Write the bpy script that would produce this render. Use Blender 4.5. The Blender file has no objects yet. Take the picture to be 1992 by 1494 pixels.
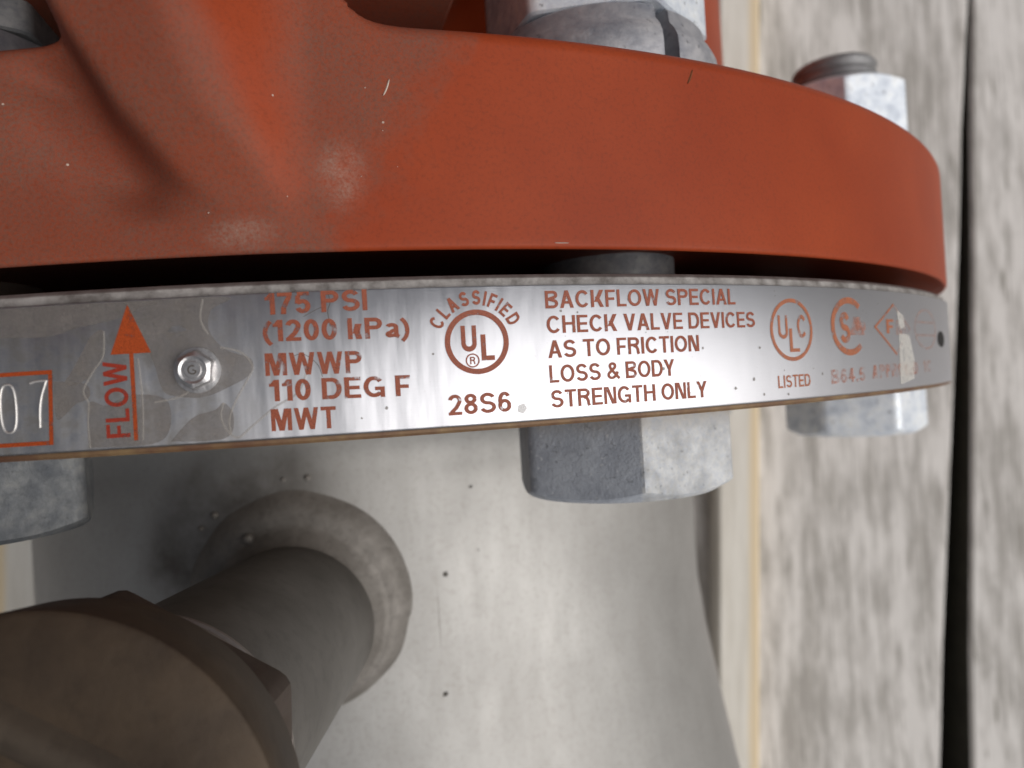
import bpy, bmesh, math, random
from mathutils import Vector, Matrix
random.seed(4)
SC = bpy.context.scene
COL = SC.collection
MM = 0.001
PI = math.pi
R = 140.0            # flange radius in mm; the pipe axis is the world Y axis, Z is up

# ------------------------------------------------------------------ camera, sky, sun, exposure
cd = bpy.data.cameras.new('camera')
cam = bpy.data.objects.new('camera', cd)
COL.objects.link(cam)
pitch, roll = 0.00385, -0.06013
cam.matrix_world = (Matrix.Translation((0.03916, -0.01113, 0.20487))
                    @ Matrix.Rotation(pitch, 4, 'X') @ Matrix.Rotation(roll, 4, 'Z'))
cd.sensor_width = 36.0
cd.lens = 36.0 * 1406.58 / 1992.0
cd.clip_start = 0.002
cd.clip_end = 50.0
cd.dof.use_dof = True
cd.dof.focus_distance = 0.074
cd.dof.aperture_fstop = 26.0
SC.camera = cam

SUN_EL, SUN_AZ = math.radians(47), math.radians(-20)   # azimuth measured from +X
w = bpy.data.worlds.new('World')
SC.world = w
w.use_nodes = True
wn = w.node_tree.nodes
sky = wn.new('ShaderNodeTexSky')
sky.sky_type = 'NISHITA'
sky.sun_disc = False
sky.sun_elevation = SUN_EL
sky.sun_rotation = PI/2 - SUN_AZ
sky.air_density = 1.0
sky.dust_density = 6.0
sky.ozone_density = 0.6
bgn = wn['Background']
bgn.inputs['Strength'].default_value = 0.032
hsv = wn.new('ShaderNodeHueSaturation')        # overcast: a greyer sky
hsv.inputs['Saturation'].default_value = 0.4
w.node_tree.links.new(sky.outputs[0], hsv.inputs['Color'])
w.node_tree.links.new(hsv.outputs[0], bgn.inputs['Color'])

sd = bpy.data.lights.new('sun', 'SUN')
sd.energy = 1.5
sd.angle = math.radians(70)
sd.color = (1.0, 0.975, 0.95)
sun = bpy.data.objects.new('sun', sd)
COL.objects.link(sun)
sdir = Vector((math.cos(SUN_EL)*math.cos(SUN_AZ), math.cos(SUN_EL)*math.sin(SUN_AZ), math.sin(SUN_EL)))
sun.rotation_euler = (-sdir).to_track_quat('-Z', 'Y').to_euler()

SC.view_settings.view_transform = 'Standard'
SC.view_settings.look = 'None'
SC.view_settings.exposure = 0.45
SC.view_settings.gamma = 1.0
SC.view_settings.use_curve_mapping = False

# ------------------------------------------------------------------ helpers
def sm(a, b, x):
    if a == b: return 0.0 if x < a else 1.0
    t = max(0.0, min(1.0, (x-a)/(b-a)))
    return t*t*(3-2*t)

def lerp(a, b, t): return a+(b-a)*t

class NT:
    """small node builder"""
    def __init__(self, name):
        self.m = bpy.data.materials.new(name)
        self.m.use_nodes = True
        self.t = self.m.node_tree
        self.b = self.t.nodes['Principled BSDF']
        self.out = self.t.nodes['Material Output']
    def n(self, typ, **kw):
        o = self.t.nodes.new(typ)
        for k, v in kw.items():
            if hasattr(o, k) and k not in ('inputs',): setattr(o, k, v)
        return o
    def l(self, a, b): self.t.links.new(a, b)
    def val(self, sock, v):
        if hasattr(v, 'is_linked') or hasattr(v, 'links'): self.l(v, sock)
        else: sock.default_value = v
    def coord(self, kind='Object'):
        return self.n('ShaderNodeTexCoord').outputs[kind]
    def mapping(self, vec, scale=(1, 1, 1), loc=(0, 0, 0), rot=(0, 0, 0)):
        m = self.n('ShaderNodeMapping')
        self.l(vec, m.inputs['Vector'])
        m.inputs['Scale'].default_value = scale
        m.inputs['Location'].default_value = loc
        m.inputs['Rotation'].default_value = rot
        return m.outputs[0]
    def noise(self, vec, scale, detail=4, rough=.55, dist=0.0, color=False):
        o = self.n('ShaderNodeTexNoise')
        self.l(vec, o.inputs['Vector'])
        o.inputs['Scale'].default_value = scale
        o.inputs['Detail'].default_value = detail
        o.inputs['Roughness'].default_value = rough
        o.inputs['Distortion'].default_value = dist
        return o.outputs['Color' if color else 'Fac']
    def ramp(self, fac, stops):
        o = self.n('ShaderNodeValToRGB')
        self.l(fac, o.inputs[0])
        e = o.color_ramp.elements
        while len(e) < len(stops): e.new(.5)
        for el, (p, c) in zip(e, stops):
            el.position = p
            el.color = (c, c, c, 1) if isinstance(c, (int, float)) else (*c, 1)
        return o.outputs[0]
    def mix(self, fac, a, b, blend='MIX'):
        o = self.n('ShaderNodeMix', data_type='RGBA', blend_type=blend)
        self.val(o.inputs[0], fac)
        for s, v in ((o.inputs[6], a), (o.inputs[7], b)):
            if isinstance(v, tuple): s.default_value = (*v, 1)[:4]
            else: self.val(s, v)
        return o.outputs[2]
    def math(self, op, a, b=None, c=None, clamp=False):
        o = self.n('ShaderNodeMath', operation=op)
        o.use_clamp = clamp
        self.val(o.inputs[0], a)
        if b is not None: self.val(o.inputs[1], b)
        if c is not None: self.val(o.inputs[2], c)
        return o.outputs[0]
    def maprange(self, v, a, b, c=0.0, d=1.0, smooth=True):
        o = self.n('ShaderNodeMapRange')
        o.interpolation_type = 'SMOOTHSTEP' if smooth else 'LINEAR'
        self.val(o.inputs[0], v)
        for i, q in zip((1, 2, 3, 4), (a, b, c, d)): o.inputs[i].default_value = q
        return o.outputs[0]
    def sep(self, vec):
        o = self.n('ShaderNodeSeparateXYZ'); self.l(vec, o.inputs[0]); return o.outputs
    def bump(self, h, strength=.3, dist=.0002, normal=None):
        o = self.n('ShaderNodeBump')
        o.inputs['Strength'].default_value = strength
        o.inputs['Distance'].default_value = dist
        self.l(h, o.inputs['Height'])
        if normal is not None: self.l(normal, o.inputs['Normal'])
        return o.outputs[0]
    def set(self, **kw):
        for k, v in kw.items():
            s = self.b.inputs[k.replace('_', ' ')]
            if isinstance(v, tuple): s.default_value = (*v, 1)[:4]
            else: self.val(s, v)
        return self

def link_mesh(name, me, mat, parent=None, smooth=30):
    if smooth is not None:
        for p in me.polygons: p.use_smooth = True
        me.set_sharp_from_angle(angle=math.radians(smooth))
    o = bpy.data.objects.new(name, me)
    COL.objects.link(o)
    if mat: me.materials.append(mat)
    if parent: o.parent = parent
    return o

def mesh(name, verts, faces, mat, parent=None, smooth=30, scale=MM):
    me = bpy.data.meshes.new(name)
    me.from_pydata([(v[0]*scale, v[1]*scale, v[2]*scale) for v in verts], [], faces)
    me.update()
    return link_mesh(name, me, mat, parent, smooth)

def bmobj(name, bm, mat, parent=None, smooth=30):
    me = bpy.data.meshes.new(name)
    bmesh.ops.recalc_face_normals(bm, faces=bm.faces[:])
    bm.to_mesh(me); bm.free()
    return link_mesh(name, me, mat, parent, smooth)

def tag(o, label=None, cat=None, group=None, kind=None):
    if label: o['label'] = label
    if cat: o['category'] = cat
    if group: o['group'] = group
    if kind: o['kind'] = kind
    return o

def polar(r, th, y):          # th radians from +Z towards +X
    return (r*math.sin(th), y, r*math.cos(th))

def revolve(profile, n=256, centre=(0, 0), close=True):
    """closed (r, y) profile turned about the Y axis through centre (x, z), in mm"""
    V, F = [], []
    m = len(profile)
    for i in range(n):
        t = 2*PI*i/n
        for r, y in profile:
            V.append((centre[0]+r*math.sin(t), y, centre[1]+r*math.cos(t)))
    for i in range(n):
        j = (i+1) % n
        for k in range(m if close else m-1):
            l = (k+1) % m
            F.append((i*m+k, i*m+l, j*m+l, j*m+k))
    return V, F

# ------------------------------------------------------------------ materials
def mat_paint():
    k = NT('orange paint')
    P = k.coord()
    s = k.sep(P)
    ang = k.math('MULTIPLY', k.math('ARCTAN2', s[0], s[2]), 140.0)      # arc length in mm
    y = k.math('MULTIPLY', s[1], 1000.0)
    n1 = k.noise(P, 130, 5, .6)
    n2 = k.noise(P, 3800, 3, .7)
    n3 = k.noise(k.mapping(P, (1, 1, 1), rot=(0, .3, .75)), 60, 3, .5)
    base = k.mix(k.ramp(n3, [(.3, 0.0), (.7, 1.0)]), (.275, .041, .0120), (.330, .054, .0155))
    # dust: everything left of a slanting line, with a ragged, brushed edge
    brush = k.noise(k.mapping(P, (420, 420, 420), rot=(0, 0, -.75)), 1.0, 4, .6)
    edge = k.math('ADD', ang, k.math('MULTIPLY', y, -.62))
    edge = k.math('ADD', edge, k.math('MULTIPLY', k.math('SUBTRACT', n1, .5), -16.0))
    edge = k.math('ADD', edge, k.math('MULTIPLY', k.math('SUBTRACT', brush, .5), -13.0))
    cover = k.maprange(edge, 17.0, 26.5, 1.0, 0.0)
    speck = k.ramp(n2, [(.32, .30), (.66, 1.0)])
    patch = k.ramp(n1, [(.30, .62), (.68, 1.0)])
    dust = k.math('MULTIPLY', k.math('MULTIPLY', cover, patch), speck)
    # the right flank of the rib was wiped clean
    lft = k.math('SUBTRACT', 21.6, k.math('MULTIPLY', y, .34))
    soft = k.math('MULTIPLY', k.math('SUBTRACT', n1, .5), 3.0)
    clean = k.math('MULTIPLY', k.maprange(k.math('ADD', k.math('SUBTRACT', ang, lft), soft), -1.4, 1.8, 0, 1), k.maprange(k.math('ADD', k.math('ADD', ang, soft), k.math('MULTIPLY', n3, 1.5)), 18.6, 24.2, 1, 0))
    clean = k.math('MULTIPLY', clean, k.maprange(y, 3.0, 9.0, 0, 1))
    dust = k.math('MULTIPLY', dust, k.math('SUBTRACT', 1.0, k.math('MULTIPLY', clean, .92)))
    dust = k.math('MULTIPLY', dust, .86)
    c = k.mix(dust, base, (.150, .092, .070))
    # two chalky smears
    for (cs, cy, rs, ry, amt) in ((24.6, 9.5, 3.4, 4.5, .55), (15.5, 4.2, 4.5, 2.2, .5)):
        dx = k.math('DIVIDE', k.math('SUBTRACT', ang, cs), rs)
        dy = k.math('DIVIDE', k.math('SUBTRACT', y, cy), ry)
        d = k.math('SQRT', k.math('ADD', k.math('MULTIPLY', dx, dx), k.math('MULTIPLY', dy, dy)))
        f = k.math('MULTIPLY', k.math('MULTIPLY', k.maprange(d, .0, 1.0, amt, 0), k.ramp(brush, [(.3, .3), (.7, 1)])), k.ramp(n2, [(.3, .2), (.65, 1)]))
        c = k.mix(f, c, (.50, .36, .29))
    c = k.mix(k.ramp(k.noise(P, 2600, 3, .65), [(.30, .32), (.52, 0.)]), c, (.13, .030, .014))
    # tiny pale grit
    vor = k.n('ShaderNodeTexVoronoi'); k.l(P, vor.inputs['Vector']); vor.inputs['Scale'].default_value = 420
    grit = k.math('MULTIPLY', k.maprange(k.math('ADD', vor.outputs['Distance'], k.math('MULTIPLY', k.sep(vor.outputs['Color'])[0], .12)), .045, .07, 1, 0),
                  k.math('ADD', k.math('MULTIPLY', cover, .8), .0))
    c = k.mix(grit, c, (.6, .52, .44))
    orangepeel = k.math('ADD', k.noise(P, 420, 2, .5), k.math('MULTIPLY', k.noise(P, 1900, 3, .6), .45))
    h = k.math('ADD', k.math('MULTIPLY', orangepeel, .6), k.math('MULTIPLY', n2, k.math('MULTIPLY', cover, .5)))
    k.set(Base_Color=c, Roughness=k.math('ADD', k.math('MULTIPLY', dust, .4), .50),
          Specular_IOR_Level=.2, Normal=k.bump(h, .32, .0001))
    return k.m

def mat_galv(name, tint=(1, 1, 1), chalk=.5, dark=.0, seed=0):
    k = NT(name)
    P = k.mapping(k.coord(), loc=(seed*.37, seed*.11, seed*.23))
    n1 = k.noise(P, 260, 6, .65)
    n2 = k.noise(P, 1500, 4, .7)
    a = (.20*tint[0], .215*tint[1], .24*tint[2])
    b = (.42*tint[0], .43*tint[1], .44*tint[2])
    c = k.mix(k.ramp(n1, [(.32, 0.), (.68, 1.)]), a, b)
    ch = k.math('MULTIPLY', k.ramp(n1, [(.46, 0.), (.64, 1.)]), k.ramp(n2, [(.35, 0.), (.62, 1.)]))
    c = k.mix(k.math('MULTIPLY', ch, chalk), c, (.66, .65, .61))
    pits = k.ramp(k.noise(P, 700, 3, .6), [(.28, 1.), (.36, 0.)])
    c = k.mix(k.math('MULTIPLY', pits, .6), c, (.07, .07, .075))
    k.set(Base_Color=c, Metallic=.45, Roughness=k.ramp(n2, [(.3, .42), (.7, .68)]),
          Normal=k.bump(k.math('ADD', n1, k.math('MULTIPLY', n2, .5)), .5, .00022))
    return k.m

def mat_chalk_galv():
    """bolt head: zinc with a chalky white bloom on the faces turned to the right"""
    k = NT('weathered zinc with chalky bloom')
    P = k.coord()
    n1 = k.noise(P, 300, 6, .65)
    n2 = k.noise(P, 1700, 4, .7)
    s = k.sep(P)
    c = k.mix(k.ramp(n1, [(.32, 0.), (.68, 1.)]), (.36, .39, .45), (.52, .56, .62))
    flecks = k.ramp(k.noise(P, 1300, 2, .6), [(.66, 0.), (.71, 1.)])
    c = k.mix(k.math('MULTIPLY', flecks, .55), c, (.72, .74, .76))
    edge = k.math('ADD', s[0], k.math('MULTIPLY', k.math('SUBTRACT', n2, .5), .0014))
    side = k.maprange(edge, .0002, .0007, 0, 1)
    bloom = k.math('MULTIPLY', side, k.ramp(n2, [(.34, .25), (.6, 1.)]))
    c = k.mix(bloom, c, k.mix(k.ramp(n1, [(.35, 0.), (.65, 1.)]), (.38, .385, .385), (.66, .67, .67)))
    c = k.mix(k.math('MULTIPLY', k.ramp(k.noise(P, 900, 3, .6), [(.27, 1.), (.37, 0.)]), .55), c, (.09, .09, .09))
    rust = k.math('MULTIPLY', k.maprange(s[1], -.0004, -.0034, 1, 0), k.ramp(n1, [(.35, 0.), (.7, .8)]))
    c = k.mix(rust, c, (.26, .21, .15))
    k.set(Base_Color=c, Metallic=k.math('SUBTRACT', .35, k.math('MULTIPLY', bloom, .3)), Roughness=.6,
          Normal=k.bump(k.math('ADD', n1, k.math('MULTIPLY', n2, .7)), .55, .0003))
    return k.m

def mat_band():
    k = NT('brushed stainless band')
    P = k.coord()
    s = k.sep(P)
    arc = k.math('MULTIPLY', k.math('ARCTAN2', s[0], s[2]), 140.5)
    y = k.math('MULTIPLY', s[1], 1000.0)
    cv = k.n('ShaderNodeCombineXYZ'); k.l(arc, cv.inputs[0]); k.l(y, cv.inputs[1])
    V = cv.outputs[0]
    brush = k.noise(k.mapping(V, (.35, 26, 1)), 1.0, 4, .6)
    wave = k.noise(k.mapping(V, (.22, .055, 1), loc=(3.1, 0, 0)), 1.0, 2, .45)
    wave2 = k.noise(k.mapping(V, (.7, .12, 1)), 1.0, 2, .5)
    spots = k.ramp(k.noise(V, 2.1, 3, .6), [(.70, 0.), (.76, 1.)])
    n = k.noise(V, .55, 5, .6)
    grime_dark_reflection = k.math('MULTIPLY', k.maprange(arc, 8.0, 22.0, 1, 0), k.ramp(n, [(.36, .15), (.62, 1.)]))  # dark reflection at the left painted into the metal, plus film grime
    c = k.mix(grime_dark_reflection, (.51, .515, .545), (.255, .247, .243))
    c = k.mix(k.math('MULTIPLY', spots, .4), c, (.33, .31, .29))
    c = k.mix(k.ramp(brush, [(.3, .12), (.6, 0.)]), c, (.35, .35, .36))
    h = k.math('ADD', k.math('MULTIPLY', wave, 1.0), k.math('MULTIPLY', wave2, .12))
    nb = k.bump(k.math('MULTIPLY', h, k.maprange(arc, 42, 60, 1, .10)), 1.0, .00032)
    nb = k.bump(brush, .10, .00006, nb)
    tg = k.n('ShaderNodeTangent', direction_type='RADIAL', axis='Y')
    k.l(tg.outputs[0], k.b.inputs['Tangent'])
    k.set(Base_Color=c, Metallic=1.0, Roughness=k.math('ADD', .35, k.math('MULTIPLY', grime_dark_reflection, .22)),
          Anisotropic=.55, Normal=nb)
    return k.m

def mat_plate():
    k = NT('flange steel with rusty lower edge')
    P = k.coord()
    s = k.sep(P)
    y = k.math('MULTIPLY', s[1], 1000.0)
    n1 = k.noise(P, 500, 5, .65)
    n2 = k.noise(P, 90, 4, .6)
    c = k.mix(k.ramp(n1, [(.35, 0.), (.65, 1.)]), (.16, .145, .135), (.42, .40, .385))
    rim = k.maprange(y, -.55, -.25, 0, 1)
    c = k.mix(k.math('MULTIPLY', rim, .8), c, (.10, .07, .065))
    rcol = k.mix(k.ramp(n2, [(.35, 0.), (.65, 1.)]), (.13, .060, .032), (.25, .165, .080))
    rcol = k.mix(k.ramp(n1, [(.4, 0.), (.7, .8)]), rcol, (.12, .055, .035))
    c = k.mix(k.maprange(y, -14.4, -14.75, 0, 1), c, rcol)
    k.set(Base_Color=c, Metallic=.15, Roughness=.6, Normal=k.bump(n1, .5, .0002))
    return k.m

PITS = [(29.5, -28.0, 78.7, .38), (24.3, -42.6, 80.4, .50), (23.1, -62.9, 80.8, .50), (30.2, -39.2, 78.4, .26), (35.5, -40.0, 76.1, .16)]
def mat_pipe():
    k = NT('bead blasted stainless pipe')
    P = k.coord()
    s = k.sep(P)
    n1 = k.noise(P, 60, 5, .6)
    n2 = k.noise(P, 1100, 3, .65)
    n3 = k.noise(k.mapping(P, (60, 14, 60), rot=(0, 0, .15)), 4.0, 4, .6)
    c = k.mix(k.ramp(n1, [(.3, 0.), (.7, 1.)]), (.375, .368, .355), (.445, .438, .424))
    c = k.mix(k.ramp(n3, [(.34, .12), (.5, 0.)]), c, (.30, .28, .255))
    c = k.mix(k.ramp(n3, [(.60, 0.), (.76, .12)]), c, (.62, .61, .60))
    c = k.mix(k.ramp(n2, [(.3, .25), (.5, 0.)]), c, (.25, .23, .2))
    # darker brown on the left side of the outlet weld
    h = None
    def dist(px, py, pz, sx=1, sy=1):
        v = k.n('ShaderNodeVectorMath', operation='SUBTRACT'); k.l(P, v.inputs[0]); v.inputs[1].default_value = (px*MM, py*MM, pz*MM)
        v2 = k.n('ShaderNodeVectorMath', operation='MULTIPLY'); k.l(v.outputs[0], v2.inputs[0]); v2.inputs[1].default_value = (sx, sy, 1)
        v3 = k.n('ShaderNodeVectorMath', operation='LENGTH'); k.l(v2.outputs[0], v3.inputs[0])
        return v3.outputs['Value']
    tint = k.math('MULTIPLY', k.maprange(dist(-3, -42, 84), .0195, .0285, 1, 0), k.ramp(n1, [(.35, .1), (.6, .8)]))
    tint = k.math('MULTIPLY', tint, k.maprange(s[0], -.002, .012, 1, 0))
    c = k.mix(tint, c, (.085, .07, .055))
    pit = None
    for (x, y, z, r) in PITS:
        f = k.maprange(k.math('ADD', dist(x+1.4, y, z), k.math('MULTIPLY', k.math('SUBTRACT', n2, .5), .0006)), r*.5*MM, r*1.15*MM, 1, 0)
        pit = f if pit is None else k.math('MAXIMUM', pit, f)
    sc = k.maprange(dist(24.3, -50.2, 80.9, 1, .018), .00008, .00016, 1, 0)
    c = k.mix(pit, c, (.06, .055, .045))
    c = k.mix(k.math('MULTIPLY', sc, .6), c, (.15, .14, .12))
    hh = k.math('SUBTRACT', k.math('ADD', k.math('MULTIPLY', n2, .45), k.math('MULTIPLY', n3, .1)), k.math('MULTIPLY', pit, 2.5))
    k.set(Base_Color=c, Metallic=.78, Roughness=k.ramp(n3, [(.3, .62), (.7, .57)]), Normal=k.bump(hh, .35, .0002))
    return k.m

def mat_dull(name, a, b, scale=200, rough=.6, metal=0.0, bump=.3, spec=.4):
    k = NT(name)
    P = k.coord()
    n1 = k.noise(P, scale, 5, .6)
    n2 = k.noise(P, scale*6, 3, .6)
    c = k.mix(k.ramp(n1, [(.3, 0.), (.7, 1.)]), a, b)
    c = k.mix(k.ramp(n2, [(.3, .3), (.5, 0.)]), c, tuple(q*.5 for q in a))
    k.set(Base_Color=c, Roughness=rough, Metallic=metal, Specular_IOR_Level=spec, Normal=k.bump(k.math('ADD', n1, n2), bump, .0002))
    return k.m

def mat_ink(name, col, wear=.0, scale=1.6, seed=0.0, fade=1.0, shadecol=None):
    k = NT(name)
    P = k.coord()
    n1 = k.noise(k.mapping(P, (1000, 1000, 1000), loc=(seed, seed, 0)), scale, 4, .6)
    n2 = k.noise(k.mapping(P, (1000, 1000, 1000)), 9.0, 3, .6)
    c = k.mix(k.ramp(n2, [(.35, 0.), (.65, 1.)]), tuple(q*.85 for q in col), tuple(min(1, q*1.18) for q in col))
    k.set(Base_Color=c, Roughness=.5, Specular_IOR_Level=.35)
    if wear > 0 or fade < 1:
        a = k.math('MULTIPLY', k.ramp(n1, [(max(0, wear-.08), .10), (wear+.10, 1.0)]), fade)
        a2 = k.math('MULTIPLY', a, k.ramp(n2, [(.25, .7), (.5, 1.)]))
        k.set(Alpha=a2)
    return k.m

def mat_wood(name, light, dark, seed):
    k = NT(name)
    P = k.mapping(k.coord(), loc=(seed*1.7, seed*.9, 0))
    wv = k.noise(k.mapping(P, (28, 6, 28)), 1.0, 3, .5, color=True)
    vm = k.n('ShaderNodeVectorMath', operation='SCALE'); k.l(wv, vm.inputs[0]); vm.inputs['Scale'].default_value = .006
    va = k.n('ShaderNodeVectorMath', operation='ADD'); k.l(P, va.inputs[0]); k.l(vm.outputs[0], va.inputs[1])
    Q = va.outputs[0]
    blot = k.noise(k.mapping(Q, (175, 34, 100)), 1.0, 6, .62)
    fib = k.noise(k.mapping(Q, (900, 22, 300)), 1.0, 4, .65)
    big = k.noise(k.mapping(P, (26, 9, 16)), 1.0, 3, .5)
    f = k.math('ADD', k.math('MULTIPLY', blot, .78), k.math('MULTIPLY', fib, .22))
    c = k.mix(k.ramp(fib, [(.3, 0.), (.7, 1.)]), tuple(q*.82 for q in dark), tuple(q*1.15 for q in dark))
    flake = k.ramp(k.math('ADD', f, k.math('MULTIPLY', k.math('SUBTRACT', big, .5), .35)), [(.38, 0.), (.58, 1.)])
    c = k.mix(flake, c, k.mix(k.ramp(fib, [(.3, .5), (.6, 0.)]), light, tuple(q*.8 for q in light)))
    crack = k.ramp(k.noise(k.mapping(Q, (260, 22, 100), loc=(3, 1, 0)), 1.0, 3, .55), [(.30, 1.), (.35, 0.)])
    c = k.mix(k.math('MULTIPLY', crack, .7), c, (.17, .155, .125))
    k.set(Base_Color=c, Roughness=.9, Specular_IOR_Level=.15, Normal=k.bump(f, .2, .0005))
    return k.m

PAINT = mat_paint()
BAND = mat_band()
PLATE = mat_plate()
PIPE = mat_pipe()
GALV = mat_galv('zinc plated steel', chalk=.35)
GALV_LIT = mat_galv('highlight toned zinc plated steel', tint=(2.5, 2.58, 2.66), chalk=.6, seed=3)  # base colour raised to stand in for an overexposed highlight
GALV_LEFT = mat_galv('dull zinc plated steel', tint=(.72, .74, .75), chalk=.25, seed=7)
WASHER = mat_galv('grey zinc washer steel', tint=(1.25, 1.22, 1.25), chalk=.15, seed=5)
BLOOM = mat_chalk_galv()
BLACK = mat_dull('black rubber gasket', (.012, .011, .011), (.02, .018, .017), 300, .8)
OUTLET = mat_dull('stainless outlet tube', (.105, .098, .088), (.155, .146, .135), 90, .5, .5, .12)
WELD = mat_dull('brown heat tinted weld', (.14, .128, .114), (.22, .205, .188), 160, .55, .3, .6)
BRONZE = mat_dull('tarnished brown bronze', (.042, .029, .020), (.090, .062, .038), 70, .62, .25, .45)
BRONZE_DARK = mat_dull('dark tarnished bronze', (.060, .042, .034), (.085, .062, .048), 150, .6, .25, .2)
BRONZE_RIDGE = mat_dull('worn bronze ridge', (.062, .048, .036), (.10, .078, .056), 120, .55, .3, .2)
THREAD = mat_dull('bright cut thread', (.22, .19, .175), (.30, .27, .25), 200, .4, .6, .1)
STUD = mat_dull('grey threaded steel', (.24, .24, .245), (.34, .34, .345), 300, .45, .6, .3)
INKC = (.285, .075, .038)
INK = mat_ink('red brown printed ink', INKC, wear=.30, scale=1.1)
INK_WORN = mat_ink('worn red brown ink', INKC, wear=.36, scale=1.0, seed=2.0)
INK_ORANGE = mat_ink('bright orange red ink', (.36, .060, .012), wear=.34, scale=.9, seed=6)
INK_RIGHT = mat_ink('orange brown ink', (.42, .14, .065), fade=.86, wear=.37, scale=.8, seed=4)
INK_FAINT = mat_ink('faded pale ink', (.46, .20, .14), wear=.46, scale=.55, seed=9, fade=.52)
INK_GHOST = mat_ink('almost vanished ink', (.48, .25, .19), wear=.44, scale=.45, seed=5, fade=.34)
STAMP = mat_dull('bright stamped metal', (.62, .60, .58), (.74, .72, .70), 300, .4, .6, .1)
RIVET = mat_dull('bright drive screw steel', (.58, .57, .57), (.70, .69, .69), 350, .34, .9, .2)

# ------------------------------------------------------------------ setting: ground, deck, battens
SOIL = mat_dull('dark soil below the deck', (.07, .064, .06), (.11, .10, .09), 20, .9)
g = mesh('ground', [(-6000, -6000, -330), (6000, -6000, -330), (6000, 6000, -330), (-6000, 6000, -330)], [(0, 1, 2, 3)], SOIL, smooth=None)
tag(g, kind='structure')

GAPSIDE = mat_dull('greenish gap shade board flank', (.075, .070, .058), (.11, .105, .082), 60, .9)
deck = bpy.data.objects.new('wooden_deck', None)
COL.objects.link(deck)
tag(deck, kind='structure')
def edge_line(x_at0, slope): return lambda y: x_at0 + slope*y
def plank(e0, e1, mat, y0=-1500, y1=1500, top=-140.0, t=32.0):
    bm = bmesh.new()
    n = 60
    rows = []
    for i in range(n+1):
        y = lerp(y0, y1, i/n)
        wob = lambda q: .5*math.sin(y*.031+q)+.35*math.sin(y*.083+2*q)
        xa, xb = e0(y)+wob(e0(0)), e1(y)+wob(e1(0)+1)
        rows.append([bm.verts.new((x*MM, y*MM, z*MM)) for x, z in
                     ((xa, top-t), (xa, top-1.5), (xa+1.5, top), (xb-1.5, top), (xb, top-1.5), (xb, top-t))])
    for a, b in zip(rows, rows[1:]):
        for k in range(6):
            l = (k+1) % 6
            bm.faces.new((a[k], a[l], b[l], b[k]))
    bm.faces.new(rows[0]); bm.faces.new(rows[-1][::-1])
    for f_ in bm.faces:
        if abs(f_.calc_center_median().z-(top-t/2)*MM) < t*.3*MM: f_.material_index = 1
    o = bmobj('plank', bm, mat, deck, 25)
    o.data.materials.append(GAPSIDE)      # shade of the gaps painted into the flanks, slightly green
    return o
WOODS = [mat_wood('weathered grey wood %s' % q, l, d, i*3.3+1) for i, (q, l, d) in enumerate((
    ('pale', (.69, .665, .64), (.39, .37, .345)), ('silver', (.71, .685, .66), (.41, .39, .365)), ('brownish', (.65, .615, .58), (.365, .335, .305))))]
SL = .0638
plank(edge_line(152, SL), edge_line(252.2, .0999), WOODS[0])
plank(edge_line(259.6, SL), edge_line(370, SL), WOODS[1])
x = 376
for i in range(6):
    plank(edge_line(x, SL), edge_line(x+118, SL), WOODS[(i+2) % 3]); x += 124
x = 146
for i in range(9):
    plank(edge_line(x-118, SL), edge_line(x, SL), WOODS[i % 3]); x -= 124

CREAM = NT('worn cream painted wood')
P_ = CREAM.coord(); s_ = CREAM.sep(P_)
nn = CREAM.noise(CREAM.mapping(P_, (300, 25, 300)), 1.0, 4, .6)
cc = CREAM.mix(CREAM.ramp(nn, [(.35, 0.), (.65, 1.)]), (.62, .585, .52), (.74, .71, .65))
ee = CREAM.math('ADD', s_[0], CREAM.math('MULTIPLY', CREAM.math('SUBTRACT', nn, .5), .004))
cc = CREAM.mix(CREAM.maprange(ee, .0028, .0066, 0, 1), cc, (.71, .585, .40))
CREAM.set(Base_Color=cc, Roughness=.7, Specular_IOR_Level=.3, Normal=CREAM.bump(nn, .3, .0006))
CREAM = CREAM.m
def batten(x0, label, turn=0.0, width=19.0, h=15.0):
    bm = bmesh.new()
    hw = width/2
    prof = [(-hw, 0), (-hw, h-1.2), (-hw+1.2, h), (hw-1.2, h), (hw, h-1.2), (hw, 0)]
    n = 40
    rows = [[bm.verts.new((px*MM, lerp(-900, 900, i/n)*MM, pz*MM)) for px, pz in prof] for i in range(n+1)]
    for a, b in zip(rows, rows[1:]):
        for k in range(6):
            l = (k+1) % 6
            bm.faces.new((a[k], a[l], b[l], b[k]))
    bm.faces.new(rows[0]); bm.faces.new(rows[-1][::-1])
    o = bmobj('batten', bm, CREAM, None, 25)
    o.location = (x0*MM, 0, -140.0*MM)
    o.rotation_euler = (0, 0, turn-math.atan(.0614))
    tag(o, label, 'wooden strip', 'cream strips along the grey planks')
    return o
batten(143.6, 'cream wooden strip with a yellowed edge running behind the right side of the steel pipe')
batten(-187, 'cream wooden strip just showing at the left edge of the photo beside the pipe', PI)

# ------------------------------------------------------------------ the valve assembly
valve = bpy.data.objects.new('backflow_valve', None)
COL.objects.link(valve)
tag(valve, 'orange cast valve bolted to a stainless pipe flange wrapped in a printed metal band', 'valve')

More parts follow.
